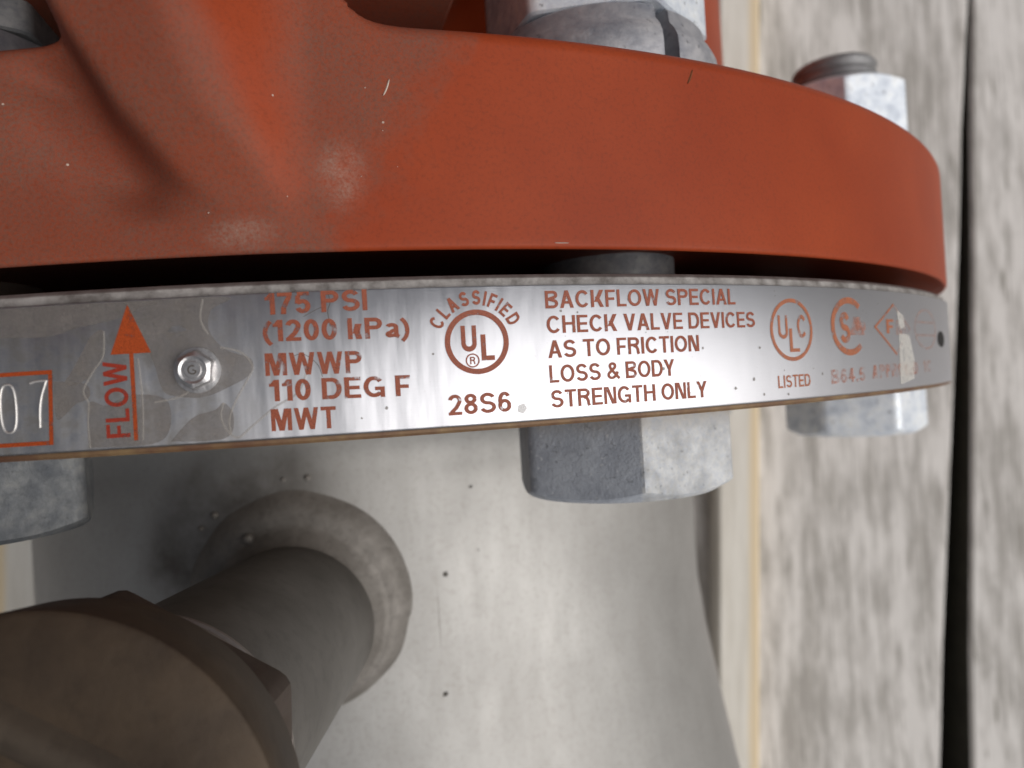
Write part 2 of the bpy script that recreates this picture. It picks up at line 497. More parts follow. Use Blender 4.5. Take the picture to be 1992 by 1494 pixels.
# ---- orange cast body: one height field around the pipe axis
RIB_L = [(2.4, 16.5), (6, 13.6), (7.7, 11.6), (9.3, 9.6), (15, 5.2), (19, 3.4), (24, 1.2), (30, -1.5), (45, -8), (150, -20)]
RIB_R = [(2.4, 20.6), (6, 19.6), (9, 18.6), (12, 17.4), (15, 15.9), (21, 15.0), (25.6, 13.2), (45, 6), (150, 0)]
def body_r(s, y):
    """radius (mm) of the casting at arc s (mm at r=140) and height y (mm)"""
    inrib = sm(-2.0, 1.5, s)*(1-sm(22.0, 25.6, s))
    top = 22.4+1.7*sm(-10, 30, s)+(6.0*math.exp(-(s-24.6)/1.5) if s > 24.6 else 6.0*sm(20, 24.6, s))
    # neck behind the rim, with a fillet
    d = y-top
    neck = lerp(60.0, 99.5, sm(66, 118, s))+6.0*math.exp(-max(0, d)/4.0)
    bulge = 80.0*sm(lerp(36, 55, sm(42, 50, s)), lerp(41, 72, sm(42, 50, s)), y)*(1-sm(80, 135, abs(s+15)))  # unseen swell of the body, shaped to darken the recess behind the rim
    neck += bulge
    if d <= 0:
        rr = R
        e = -d
        if e < 1.8: rr = R-1.8+math.sqrt(max(0, 1.8**2-(1.8-e)**2))
    else:
        rr = lerp(R-1.8, neck, min(1, d/0.45))
    # lower lip bevel
    e = y-2.4
    if e < .5: rr = min(rr, R-.5+math.sqrt(max(0, .25-(.5-e)**2)))
    body = R+1.0*sm(24, 60, y)
    full = lerp(rr, body if d > -1.8 else rr, inrib)
    # the rib: its left and right crest lines, read off at several heights
    def tab(t_, yy):
        for (y0, v0), (y1, v1) in zip(t_, t_[1:]):
            if yy <= y1: return lerp(v0, v1, max(0, (yy-y0)/(y1-y0)))
        return t_[-1][1]
    Lc = tab(RIB_L, y)
    Rc = tab(RIB_R, y)
    amp = 8.2*sm(3.5, 24.0, y)+1.0*sm(20, 60, y)
    left = sm(Lc-1.6, Lc+1.8, s)
    right = 1-sm(Rc-lerp(1.4, 3.6, sm(8, 18, y)), max(Rc+3.0, 22.6), s)
    tilt = lerp(.72, 1.0, max(0, min(1, (s-Lc)/max(1, Rc-Lc))))
    full += amp*left*right*tilt
    # hollow to the left of the rib, swelling farther left
    full -= 2.6*math.exp(-((s-3.2+.62*(y-13))/3.4)**2)*sm(5, 10, y)*(1-sm(18, 22.4, y))
    full += 1.3*math.exp(-((s+6.5)/5.0)**2-((y-15)/5.0)**2)
    # soft hollow where the rib runs out, right of it
    full += .35*math.exp(-((s-17)/5)**2-((y-4.5)/2.2)**2)
    return full

ths = []
t = -180.0
while t < 180.0-1e-6:
    ths.append(t)
    t += .28 if -14 <= t < 16 else (.8 if -40 <= t < 75 else 3.0)
ys = [2.4, 2.42, 2.5, 2.6, 2.75, 2.9]
y = 3.4
while y < 19: ys.append(y); y += .6
while y < 30: ys.append(y); y += .18
while y < 56: ys.append(y); y += .9
while y < 150: ys.append(y); y += 4
V, F = [], []
for t in ths:
    tr = math.radians(t); s = tr*R
    for y in ys:
        V.append(polar(body_r(s, y), tr, y))
n, m = len(ths), len(ys)
for i in range(n):
    j = (i+1) % n
    for k in range(m-1):
        F.append((i*m+k, j*m+k, j*m+k+1, i*m+k+1))
rc_ = len(V)
for t in ths: V.append(polar(133.0, math.radians(t), 5.6))
base_c = len(V); V.append((0, 5.6, 0)); top_c = len(V); V.append((0, ys[-1], 0))
for i in range(n):
    j = (i+1) % n
    F.append((rc_+i, rc_+j, j*m, i*m)); F.append((base_c, rc_+j, rc_+i)); F.append((top_c, i*m+m-1, j*m+m-1))
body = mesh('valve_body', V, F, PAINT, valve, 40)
tag(body, 'orange painted cast flange and rib, dusty on the left')

# unseen bonnet above the rib, added to block light from the upper left
bd = Vector((-.42, 0, .907)).normalized()
bu = Vector((0, 1, 0)); bv = bd.cross(bu)
V, F = [], []
bprof = [(60, 78), (150, 78), (185, 82), (196, 96), (200, 118), (226, 120), (228, 118), (229, 112), (240, 112), (262, 108), (285, 70), (300, 40), (302, .1)]
nb_ = 96
for i in range(nb_):
    a = 2*PI*i/nb_
    for q, r_ in bprof: V.append(tuple(Vector((0, 148, 0))+bd*q+bu*(r_*math.cos(a))+bv*(r_*math.sin(a))))
for i in range(nb_):
    j = (i+1) % nb_
    for k in range(len(bprof)-1): F.append((i*len(bprof)+k, i*len(bprof)+k+1, j*len(bprof)+k+1, j*len(bprof)+k))
mesh('shade_bonnet', V, F, PAINT, valve, 40)

# flecks and scratch on the paint
SCR = mat_dull('pale scratch', (.55, .47, .40), (.62, .55, .48), 300, .6)
SCUFF = mat_dull('bruised brown paint', (.13, .040, .015), (.20, .06, .02), 300, .6)
def chip(s0, y0, s1, y1, wd, name='scratch', mt=None):
    bm = bmesh.new()
    n = 10
    L = math.hypot(s1-s0, y1-y0); nx, ny = -(y1-y0)/L, (s1-s0)/L
    rows = []
    for i in range(n+1):
        q = i/n
        a = wd*.5*math.sqrt(max(.02, 1-(2*q-1)**4))
        cs, cy = lerp(s0, s1, q)+.05*math.sin(q*4), lerp(y0, y1, q)
        row = []
        for sg, hh in ((-1, -.02), (0, .10), (1, -.02)):
            ss, yy = cs+nx*a*sg, cy+ny*a*sg
            row.append(bm.verts.new(Vector(polar(body_r(ss, yy)+hh, ss/R, yy))*MM))
        rows.append(row)
    for a, b in zip(rows, rows[1:]):
        for k in range(2): bm.faces.new((a[k], a[k+1], b[k+1], b[k]))
    return bmobj(name, bm, mt or SCR, body, None)
chip(28.9, 16.9, 29.6, 18.5, .20)
chip(45.0, 2.95, 46.6, 2.95, .12)
chip(62.2, 20.6, 63.0, 22.2, .35, 'paint_chip', SCUFF)
for (a, b, r_) in ((27.2, 17.6, .12), (12.6, 6.2, .16), (28.6, 13.6, .1), (26.4, 9.3, .08), (29.8, 10.2, .07)):
    chip(a, b, a+r_*1.3, b+r_*.5, r_, 'fleck')

# ---- raised gasket in the gap
Vv, Ff = revolve([(60, 5.55), (104, 5.55), (104, .02), (60, .02)], 128)
mesh('gasket', Vv, Ff, BLACK, valve)

# ---- steel flange
prof = [(70, 0.0), (R-1.0, 0.0), (R-.75, -.08), (R-.45, -.45), (R-.38, -.75), (R-.30, -1.2), (R-.28, -14.6), (R-.22, -14.7),
        (R-.22, -14.95), (R-.5, -15.2), (70, -15.2)]
Vv, Ff = revolve(prof, 360)
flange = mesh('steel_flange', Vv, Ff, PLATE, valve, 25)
tag(flange, 'steel flange plate with a speckled top edge and rusty lower edge')

# ---- printed band
TB = .45                       # sheet thickness
RB = R+TB
def bandpt(s, y, lift=0.0): return polar(RB+lift, s/140.5, y)
V, F = [], []
SEND = 131.0
n = 640
S0 = -300.0
prof = [(R-.26, -1.30), (RB-.10, -1.30), (RB-.03, -1.33), (RB, -1.42), (RB, -14.35), (RB-.03, -14.5), (RB-.10, -14.58), (R-.26, -14.58)]
for i in range(n+1):
    s = lerp(S0, SEND, i/n)
    for r_, y in prof: V.append(polar(r_, s/140.5, y))
m = len(prof)
for i in range(n):
    for k in range(m):
        l = (k+1) % m
        F.append((i*m+k, (i+1)*m+k, (i+1)*m+l, i*m+l))
F.append(tuple(range(m))[::-1]); F.append(tuple(n*m+q for q in range(m)))
band = mesh('name_plate', V, F, BAND, valve, 35)
tag(band, 'brushed metal band printed with red brown approvals and ratings')

def ink(name, polys, mat, lift=.035, maxlen=1.6, label=None):
    """flat polygons in (s, y) wrapped on the band"""
    bm = bmesh.new()
    for i_, p in enumerate(polys):
        vs = [bm.verts.new((a, b, (i_ % 9)*.0025)) for a, b in p]
        try: bm.faces.new(vs)
        except ValueError: pass
    bmesh.ops.triangulate(bm, faces=[f for f in bm.faces if len(f.verts) > 4])
    for _ in range(8):
        es = [e for e in bm.edges if abs(e.verts[0].co.x-e.verts[1].co.x) > maxlen]
        if not es: break
        bmesh.ops.subdivide_edges(bm, edges=es, cuts=1)
    for v in bm.verts: v.co = Vector(bandpt(v.co.x, v.co.y, lift+v.co.z))*MM
    me = bpy.data.meshes.new(name); bm.to_mesh(me); bm.free()
    o = link_mesh(name, me, mat, band, None)
    for p in me.polygons: p.use_smooth = True
    if label: o['label'] = label
    return o

def ribbon(pts, t):
    """constant width ribbon along a centre line: one quad per segment, mitred joints"""
    L_, R_ = [], []
    for i, (x, y) in enumerate(pts):
        d = []
        if i > 0: d.append((x-pts[i-1][0], y-pts[i-1][1]))
        if i < len(pts)-1: d.append((pts[i+1][0]-x, pts[i+1][1]-y))
        d = [(p/math.hypot(p, q), q/math.hypot(p, q)) for p, q in d]
        mx, my = sum(p for p, q in d), sum(q for p, q in d)
        ml = math.hypot(mx, my) or 1
        mx, my = mx/ml, my/ml
        c = max(.55, mx*d[0][0]+my*d[0][1])
        nx, ny = -my*t/2/c, mx*t/2/c
        L_.append((x+nx, y+ny)); R_.append((x-nx, y-ny))
    return [[L_[i], L_[i+1], R_[i+1], R_[i]] for i in range(len(pts)-1)]
def el(cx, cy, rx, ry, a0, a1, n=20):
    return [(cx+rx*math.cos(math.radians(lerp(a0, a1, i/n))), cy+ry*math.sin(math.radians(lerp(a0, a1, i/n)))) for i in range(n+1)]
def rect(x0, y0, x1, y1): return [[(x0, y0), (x1, y0), (x1, y1), (x0, y1)]]
def para(x0, y0, x1, y1, wx): return [[(x0, y0), (x0+wx, y0), (x1+wx, y1), (x1, y1)]]
def glyph(ch, t):
    """one sans serif capital, digit or sign of cap height 1; returns polygons and width"""
    h = t/2; e = t*.92; d = t*1.12
    if ch == 'A': w = .74; return para(0, 0, w/2-d/2, 1, d)+para(w-d, 0, w/2-d/2, 1, d)+rect(.17, .24, w-.17, .24+e), w
    if ch == 'B':
        w = .68
        return (rect(0, 0, t, 1)+ribbon([(t, 1-h)]+el(w-.27, .76, .25-h, .24-h, 90, -90)+[(t, .52)], t)
                + ribbon([(t, .52)]+el(w-.27, .26+.005, .27-h, .265-h, 90, -90)+[(t, h)], t)), w
    if ch == 'C': w = .76; return ribbon(el(w/2+.01, .5, w/2-h, .5-h, 38, 322, 32), t), w
    if ch == 'D': w = .72; return rect(0, 0, t, 1)+ribbon([(t, 1-h)]+el(w-.36, .5, .36-h, .5-h, 90, -90, 24)+[(t, h)], t), w
    if ch == 'E': w = .60; return rect(0, 0, t, 1)+rect(t, 1-e, w, 1)+rect(t, .5-e/2, w-.04, .5+e/2)+rect(t, 0, w, e), w
    if ch == 'F': w = .56; return rect(0, 0, t, 1)+rect(t, 1-e, w, 1)+rect(t, .47-e/2, w-.06, .47+e/2), w
    if ch == 'G':
        w = .78
        return ribbon(el(w/2, .5, w/2-h, .5-h, 38, 318, 32), t)+rect(w-t*.9, 0, w, .5)+rect(w*.54, .5-e, w-t*.9, .5), w
    if ch == 'H': w = .70; return rect(0, 0, t, 1)+rect(w-t, 0, w, 1)+rect(t, .53-e/2, w-t, .53+e/2), w
    if ch == 'I': return rect(0, 0, t, 1), t
    if ch == 'K':
        w = .72
        return rect(0, 0, t, 1)+para(t, .30, w-d*1.25, 1, d*1.25)+para(w-d*1.2, 0, t+.06, .60, d*1.15), w
    if ch == 'L': w = .54; return rect(0, 0, t, 1)+rect(t, 0, w, e), w
    if ch == 'M':
        w = .84; m = w/2
        return rect(0, 0, t*.95, 1)+rect(w-t*.95, 0, w, 1)+para(m-d/2, 0, t*.5, 1, d)+para(m-d/2, 0, w-t*.5-d, 1, d), w
    if ch == 'N': w = .70; return rect(0, 0, t*.95, 1)+rect(w-t*.95, 0, w, 1)+para(w-t*.5-d, 0, t*.5, 1, d), w
    if ch == 'O': w = .80; return ribbon(el(w/2, .5, w/2-h, .5-h, 0, 360, 36), t), w
    if ch == 'P': w = .66; return rect(0, 0, t, 1)+ribbon([(t, 1-h)]+el(w-.28, .72, .28-h, .28-h, 90, -90)+[(t, .44+h)], t), w
    if ch == 'R':
        w = .70
        return (rect(0, 0, t, 1)+ribbon([(t, 1-h)]+el(w-.31, .73, .28-h, .27-h, 90, -90)+[(t, .46+h)], t)
                + ribbon([(w-.36, .50), (w-.20, .43), (w-.13, .28), (w-.115, .10), (w-.075, 0)], t)), w
    if ch == 'S':
        w = .68; q = (.5-h)/2
        return ribbon(el(w/2, 1-h-q, w/2-h-.02, q, 18, 250, 20)+el(w/2, h+q, w/2-h, q, 70, -162, 20), t), w
    if ch == 'T': w = .62; return rect(0, 1-e, w, 1)+rect(w/2-h, 0, w/2+h, 1-e), w
    if ch == 'U': w = .70; return ribbon([(h, 1), (h, .32)]+el(w/2, .32, w/2-h, .32-h, 180, 360, 18)[1:-1]+[(w-h, .32), (w-h, 1)], t), w
    if ch == 'V': w = .70; return para(w/2-d/2, 0, 0, 1, d)+para(w/2-d/2, 0, w-d, 1, d), w
    if ch == 'W':
        w = 1.0; d = t
        return para(.27-d/2, 0, 0, 1, d)+para(.27-d/2, 0, w/2-d/2, 1, d)+para(.73-d/2, 0, w/2-d/2, 1, d)+para(.73-d/2, 0, w-d, 1, d), w
    if ch == 'Y': w = .70; return rect(w/2-h, 0, w/2+h, .42)+para(w/2-h-.005, .40, 0, 1, d)+para(w/2+h-d+.005, .40, w-d, 1, d), w
    if ch == '0': w = .56; return ribbon(el(w/2, .5, w/2-h, .5-h, 0, 360, 32), t), w
    if ch == '1': w = .36; return rect(w-t, 0, w, 1)+para(0, .68, 0, .68+e, .01)+[[(0, .68), (w-t, .68), (w-t, .68+e*.9), (0, .68+e*.75)], [(w-t-.13, .68+e*.8), (w-t, .68+e*.8), (w-t, 1)]], w
    if ch == '2': w = .56; return ribbon(el(w/2, .70, w/2-h, .30-h, 170, -25, 18)+[(.33, .36), (h+.06, .16), (h+.02, e/2)], t)+rect(0, 0, w, e), w
    if ch == '4': w = .60; return rect(w-.14-t, 0, w-.14, 1)+rect(0, .22, w, .22+e)+para(0, .26, w-.16-d, 1, d), w
    if ch == '5': w = .56; return rect(.09, 1-e, w-.03, 1)+ribbon([(.12, 1-e), (.085, .46)], t*.95)+ribbon([(.085, .50)]+el(w/2, .33, w/2-h, .33-h, 125, -160, 22), t), w
    if ch == '6': w = .56; return ribbon(el(w/2, .32, w/2-h, .32-h, 0, 360, 28), t)+ribbon(el(w/2+.01, .58, w/2-h, .42-h, 35, 200, 18)+[(h, .32)], t), w
    if ch == '7': w = .54; return rect(0, 1-e, w, 1)+ribbon([(w-h, 1-e), (.32, .55), (.22, .28), (.20, 0)], t), w
    if ch == '8': w = .56; return ribbon(el(w/2, .745, w/2-h-.025, .255-h, 0, 360, 26), t)+ribbon(el(w/2, .285, w/2-h, .285-h, 0, 360, 26), t), w
    if ch == '(': w = .26; return ribbon(el(.62, .39, .55, .68, 128, 232, 14), t*.9), w
    if ch == ')': w = .26; return ribbon(el(-.36, .39, .55, .68, 52, -52, 14), t*.9), w
    if ch == '.': return rect(0, 0, t, t), t
    if ch == 'k': w = .54; return rect(0, 0, t*.95, 1)+para(t*.95, .26, w-d*1.25, .72, d*1.2)+para(w-d*1.15, 0, t+.02, .46, d*1.1), w
    if ch == 'a':
        w = .56
        return ribbon(el(w/2-.02, .53, w/2-h-.03, .20-h, 165, 0, 14)+[(w-.12-h*.2, .12), (w-.03, h*.8)], t*.95)+ribbon([(w-.13, .40), (.28, .35)]+el(.20, .19, .20-h, .17-h, 100, 300, 14)+[(w-.14, .16)], t*.9), w
    if ch == '&':
        w = .76
        return ribbon([(w-.02, .03), (.24, .60)]+el(.345, .77, .16, .23-h, 195, -50, 18)+[(.22, .46)]+el(.28, .26, .28-h, .26-h, 125, 300, 16)+[(.56, .22), (.64, .44)], t*.95), w
    return [], .3
def setword(txt, t):
    out, x = [], 0.0
    for ch in txt:
        if ch == ' ': x += .30; continue
        g_, w_ = glyph(ch, t)
        out += [[(a+x, b) for a, b in p] for p in g_]
        x += w_+.095
    return out, x-.095
def line(txt, s0, s1, y, cap, t=.165, tilt=0.0):
    tr, wd = setword(txt, t)
    return [[(s0+a/wd*(s1-s0), y+b*cap+tilt*a/wd) for a, b in p] for p in tr]
def vert_line(txt, s_base, y0, y1, cap, t=.165):
    return [[(s_base-b, y0+a) for a, b in p] for p in line(txt, 0, y1-y0, 0, cap, t)]
def arc_text(txt, cs, cy, r, a0, a1, cap, t=.18, narrow=.8):
    out = []
    gl = [glyph(ch, t) for ch in txt]
    tot = sum(w_ for _, w_ in gl)*cap*narrow
    gap = (abs(a1-a0)*r-tot)/(len(txt)-1)
    a = a0
    for g_, w_ in gl:
        half = w_*cap*narrow/2
        ac = a-half/r
        for p in g_:
            q = []
            for gx, gy in p:
                lx, rr = gx*cap*narrow-half, r+gy*cap
                q.append((cs+rr*math.cos(ac)+lx*math.sin(ac), cy+rr*math.sin(ac)-lx*math.cos(ac)))
            out.append(q)
        a = ac-half/r-gap/r
    return out
def ring(cs, cy, rs, ry, th, a0=0.0, a1=2*PI, n=64, ths=None):
    ths = ths or th
    out = []
    for i in range(n):
        a, b = lerp(a0, a1, i/n), lerp(a0, a1, (i+1)/n)
        out.append([(cs+rs*math.cos(a), cy+ry*math.sin(a)), (cs+rs*math.cos(b), cy+ry*math.sin(b)),
                    (cs+(rs-ths)*math.cos(b), cy+(ry-th)*math.sin(b)), (cs+(rs-ths)*math.cos(a), cy+(ry-th)*math.sin(a))])
    return out
def stroke(pts, wd):
    out = []
    for (a, b), (c, d) in zip(pts, pts[1:]):
        L = math.hypot(c-a, d-b); nx, ny = -(d-b)/L*wd/2, (c-a)/L*wd/2
        ex, ey = (c-a)/L*wd/2*.98, (d-b)/L*wd/2*.98
        out.append([(a-ex+nx, b-ey+ny), (c+ex+nx, d+ey+ny), (c+ex-nx, d+ey-ny), (a-ex-nx, b-ey-ny)])
    return out

# rating block
for txt, s0, s1, y, cap, tl, mt in (('175 PSI', 17.3, 26.4, -3.30, 1.95, .05, INK_WORN), ('(1200 kPa)', 17.0, 30.1, -5.72, 1.95, -.25, INK_WORN),
                                ('MWWP', 17.0, 25.6, -8.82, 2.05, -.2, INK_WORN), ('110 DEG F', 17.25, 29.9, -11.15, 1.95, -.25, INK_WORN),
                                ('MWT', 17.25, 23.0, -13.85, 2.0, -.08, INK)):
    ink('lettering', line(txt, s0, s1, y, cap, .185, tl), mt)
# classified emblem
ink('lettering', arc_text('CLASSIFIED', 36.5, -6.64, 3.55, math.radians(160), math.radians(22), 1.4, .2, .88), INK)
em = ring(36.5, -6.64, 3.13, 3.10, .52)
em += line('U', 34.95, 36.45, -7.55, 2.5, .2) + line('L', 36.85, 38.15, -8.45, 2.5, .2)
em += ring(35.95, -8.4, .68, .68, .13, n=28) + line('R', 35.70, 36.22, -8.76, .72, .17)
ink('emblem', em, INK)
ink('lettering', line('28S6', 33.35, 39.5, -13.5, 1.95), INK)
for txt, s1, y, tl in (('BACKFLOW SPECIAL', 66.9, -3.64, .12), ('CHECK VALVE DEVICES', 69.7, -6.1, .02), ('AS TO FRICTION', 61.4, -8.54, .02),
                   ('LOSS & BODY', 58.0, -10.98, .0), ('STRENGTH ONLY', 62.1, -13.45, -.05)):
    ink('lettering', line(txt, 43.6, s1, y, 1.74, tilt=tl), INK)
# listed emblem in an oval
em = ring(75.8, -6.45, 3.75, 3.66, .46)
em += line('U', 73.4, 75.05, -7.5, 2.75) + line('L', 75.25, 77.0, -9.05, 2.75) + line('C', 76.7, 78.4, -7.45, 2.75)
ink('emblem', em, INK_RIGHT)
ink('lettering', line('LISTED', 72.85, 78.6, -13.15, 1.45), INK_RIGHT)
# certification mark: a big open C round an S, the rest rubbed away
ink('emblem', ring(87.4, -6.1, 4.1, 3.66, .78, math.radians(48), math.radians(312), 48), INK_RIGHT)
ink('emblem', line('S', 85.2, 87.5, -8.2, 3.9, .2), INK_RIGHT)
ink('emblem', line('A', 87.4, 91.0, -7.2, 2.3, .3)+ring(90.6, -6.1, .8, .65, .6, n=20), INK_FAINT)
ink('lettering', line('B64.5', 82.7, 90.5, -13.15, 1.75, .19, .1), INK_FAINT)
ink('lettering', line('APPROVED', 92.3, 107.5, -12.9, 1.75, .24, .12), INK_FAINT)
ink('lettering', line('1C', 110.0, 114.2, -12.6, 1.7, .2), INK_GHOST)
# diamond mark, left half best preserved
ink('emblem', stroke([(99.7, -3.1), (93.9, -6.15), (99.9, -9.8)], .33)+line('F', 97.2, 99.4, -7.0, 1.9, .2), INK_RIGHT)
ink('emblem', stroke([(99.7, -3.1), (105.2, -6.3), (99.9, -9.8)], .33)+line('M', 100.2, 103.6, -7.2, 2.0, .2), INK_GHOST)
# round mark with two bars
ink('emblem', ring(112.6, -6.3, 5.6, 3.0, .3, ths=.6)+stroke([(108.2, -5.3), (117.0, -5.3)], .3)+stroke([(107.8, -7.2), (117.4, -7.2)], .3), INK_GHOST)
# flow arrow and date box
ink('flow_arrow', [[(3.6, -6.13), (7.15, -6.13), (5.3, -1.75)]]+stroke([(5.42, -6.1), (5.42, -13.7)], .36), INK_ORANGE)
ink('lettering', vert_line('FLOW', 4.95, -13.55, -6.75, 2.1), mat_ink('dark red ink', (.30, .035, .018), wear=.33, scale=1.1, seed=3))
ink('date_box', stroke([(-24, -7.35), (-1.85, -7.35), (-2.1, -13.65), (-24, -13.65)], .36), INK_ORANGE)

def ridge(name, pts, wd, hgt, mat, parent, n=8):
    """raised rounded bead along (s, y) points on the band"""
    bm = bmesh.new()
    rows = []
    for i, (a, b) in enumerate(pts):
        p0, p1 = pts[max(0, i-1)], pts[min(len(pts)-1, i+1)]
        L = math.hypot(p1[0]-p0[0], p1[1]-p0[1]) or 1
        nx, ny = -(p1[1]-p0[1])/L, (p1[0]-p0[0])/L
        row = []
        for q in range(n+1):
            an = PI*q/n
            o = math.cos(an)*wd/2
            row.append(bm.verts.new(Vector(bandpt(a+nx*o, b+ny*o, -.02+math.sin(an)*hgt))*MM))
        rows.append(row)
    for a, b in zip(rows, rows[1:]):
        for k in range(n): bm.faces.new((a[k], a[k+1], b[k+1], b[k]))
    return bmobj(name, bm, mat, parent, None)
def spline(pts, per=8):
    out = []
    for i in range(len(pts)-1):
        p0, p1, p2, p3 = pts[max(0, i-1)], pts[i], pts[i+1], pts[min(len(pts)-1, i+2)]
        for k in range(per):
            t = k/per
            out.append(tuple(.5*(2*p1[d]+(p2[d]-p0[d])*t+(2*p0[d]-5*p1[d]+4*p2[d]-p3[d])*t*t+(3*p1[d]-p0[d]-3*p2[d]+p3[d])*t**3) for d in (0, 1)))
    out.append(pts[-1])
    return out
# punched date digits 0 and 7
zero = [(-5.85+.72*math.copysign(abs(math.cos(a))**.7, math.cos(a)), -10.4+2.15*math.copysign(abs(math.sin(a))**.8, math.sin(a))) for a in [2*PI*i/40 for i in range(41)]]
ridge('stamped_digit', zero, .24, .14, STAMP, band)
ridge('stamped_digit', spline([(-3.75, -8.25), (-3.2, -8.1), (-2.35, -8.1), (-2.35, -8.3), (-2.75, -9.4), (-2.98, -10.6), (-3.05, -12.25)]), .24, .14, STAMP, band)

# cloudy film left by a peeled sticker
k = NT('cloudy adhesive film')
P_ = k.coord()
nf = k.noise(k.mapping(P_, (1000, 1000, 1000)), .55, 5, .6)
nf2 = k.noise(k.mapping(P_, (1000, 1000, 1000)), 6, 3, .6)
k.set(Base_Color=k.mix(k.ramp(nf2, [(.35, 0.), (.65, 1.)]), (.20, .18, .165), (.28, .255, .235)), Roughness=.4,
      Alpha=k.ramp(nf, [(.3, .32), (.7, .62)]))
FILM = k.m
k = NT('cloudy film edge')
k.set(Base_Color=(.50, .47, .43), Roughness=.5, Alpha=.34)
FILM_EDGE = k.m
films = [
    [(-22, -1.6), (5.8, -1.5), (6.2, -2.2), (4.2, -3.0), (.6, -3.6), (-2, -4.2), (-8, -4.0), (-22, -3.6)],
    [(5.0, -1.5), (14.0, -1.5), (12.6, -2.6), (12.3, -4.4), (13.6, -6.2), (15.8, -7.2), (15.6, -8.6), (13.8, -9.6), (11.5, -10.4), (9.2, -10.2),
     (8.0, -9.6), (7.4, -7.4), (7.0, -6.2), (6.3, -4.4)],
    [(1.9, -4.4), (3.0, -3.9), (3.1, -6.0), (2.2, -7.4), (.6, -8.6), (-.6, -8.4), (.2, -7.2)],
    [(-1.6, -8.2), (1.2, -8.6), (1.5, -9.8), (.2, -10.4), (-1.5, -11.6)],
    [(8.4, -14.2), (10.4, -12.2), (12.4, -11.6), (13.2, -11.0), (14.0, -12.2), (13.2, -14.2)],
    [(1.2, -14.3), (1.4, -10.4), (3.0, -10.6), (5.2, -9.8), (8.2, -10.4), (8.4, -13.0), (6.8, -14.3)],
]
for f in films:
    f2 = spline(f+[f[0]], 6)[:-1]
    ink('adhesive_film', [f2], FILM, .012, 1.2)
edges = [[(1.3, -14.3), (1.25, -12), (1.4, -10.4), (1.0, -9.2), (1.9, -7.6), (2.9, -6.2), (3.1, -4.0)],
         [(13.2, -6.0), (15.0, -6.6), (15.9, -7.9), (15.4, -9.0), (14.2, -11.0), (13.6, -12.6), (13.7, -13.9)],
         [(13.2, -11.0), (12.9, -12.2), (13.4, -13.6), (14.3, -14.2), (15.4, -13.4), (17.6, -11.7), (19.8, -10.4), (20.8, -8.0)],
         [(7.2, -10.6), (9.5, -10.2), (11.2, -9.0)], [(11.9, -1.6), (11.6, -3.4), (12.2, -4.8)], [(6.0, -13.9), (6.15, -10.4), (5.95, -6.6)]]
for e in edges: ridge('film_edge', spline(e), .24, .05, FILM_EDGE, band, 5)
# hairline cracks and specks on the print
DIRT = mat_dull('dark dirt', (.07, .06, .05), (.12, .10, .08), 400, .7)
ridge('crack', spline([(22.9, -1.5), (23.05, -2.4), (22.8, -3.2), (22.95, -4.6)]), .10, .03, DIRT, band, 4)
ridge('crack', spline([(20.6, -3.6), (21.8, -3.0), (22.8, -2.6)]), .07, .03, DIRT, band, 4)
ridge('crack', spline([(19.4, -7.2), (20.4, -7.0), (21.6, -8.0), (22.0, -9.2)]), .08, .03, DIRT, band, 4)
ink('speck', [[(a+r_*math.cos(q)*random.uniform(.7, 1.2), b+r_*math.sin(q)*random.uniform(.7, 1.2)) for q in [i*PI/4 for i in range(8)]]
    for a, b, r_ in [(52.9, -2.9, .16), (56.6, -10.2, .2), (47.0, -4.1, .12), (45.2, -3.9, .15), (61.9, -8.2, .14), (70.2, -8.4, .18), (69.0, -11.9, .2),
                     (27.6, -12.4, .15), (25.3, -13.2, .1), (32.2, -7.6, .12), (66.2, -12.8, .2), (70.5, -13.7, .16), (74.5, -13.9, .18), (81.0, -11.8, .18)]
    + [(random.uniform(42, 118), random.uniform(-14.2, -1.8), random.uniform(.03, .09)) for _ in range(60)]],
    mat_ink('grey speck', (.30, .28, .26), fade=.7))
ink('smear', [[(100.6, -14.0), (101.0, -7.0), (104.8, -7.2), (106.2, -10.6), (105.6, -13.4)], [(100.8, -3.8), (103.0, -4.6), (103.2, -6.2), (101.2, -6.4)]], mat_ink('chalky smear', (.70, .68, .63), wear=.36, fade=.6), .06)
ink('smear', [[(40.2, -13.0), (40.8, -12.8), (41.1, -13.3), (40.7, -13.8), (40.1, -13.6)]], mat_ink('pale drop', (.75, .74, .72), fade=.6), .06)
ink('slot', ring(121.8, -7.7, 2.6, 1.25, 1.25, ths=2.6, n=30), BLACK, .04)

# hex drive screw
def hexr(phi, AF):
    q = (phi % (PI/3))-PI/6
    return AF/2/math.cos(q)
def local_disc(cs, cy):
    th = cs/140.5
    nrm = Vector((math.sin(th), 0, math.cos(th))); tx = Vector((math.cos(th), 0, -math.sin(th))); ty = Vector((0, 1, 0))
    c = Vector(bandpt(cs, cy))
    return lambda u, v, h: (c+tx*u+ty*v+nrm*h)*MM
L = local_disc(11.1, -7.95)
bm = bmesh.new()
n = 72
lay = []
for kind_ in range(9):
    row = []
    for i in range(n):
        a = 2*PI*i/n
        hx = hexr(a+PI/6+.12, 3.15)
        rr, hh = [(2.05, 0.0), (2.05, .12), (max(hx, 1.5), .16), (hx, .95), (hx*.93, 1.15), (1.22, 1.32), (1.02, 1.22), (.78, 1.22), (.70, 1.34)][kind_]
        if kind_ == 3: hh = .95-(hx-1.575)*.9
        row.append(bm.verts.new(L(rr*math.cos(a), rr*math.sin(a), hh)))
    lay.append(row)
for a, b in zip(lay, lay[1:]):
    for i in range(n):
        j = (i+1) % n
        bm.faces.new((a[i], a[j], b[j], b[i]))
bm.faces.new(lay[-1])
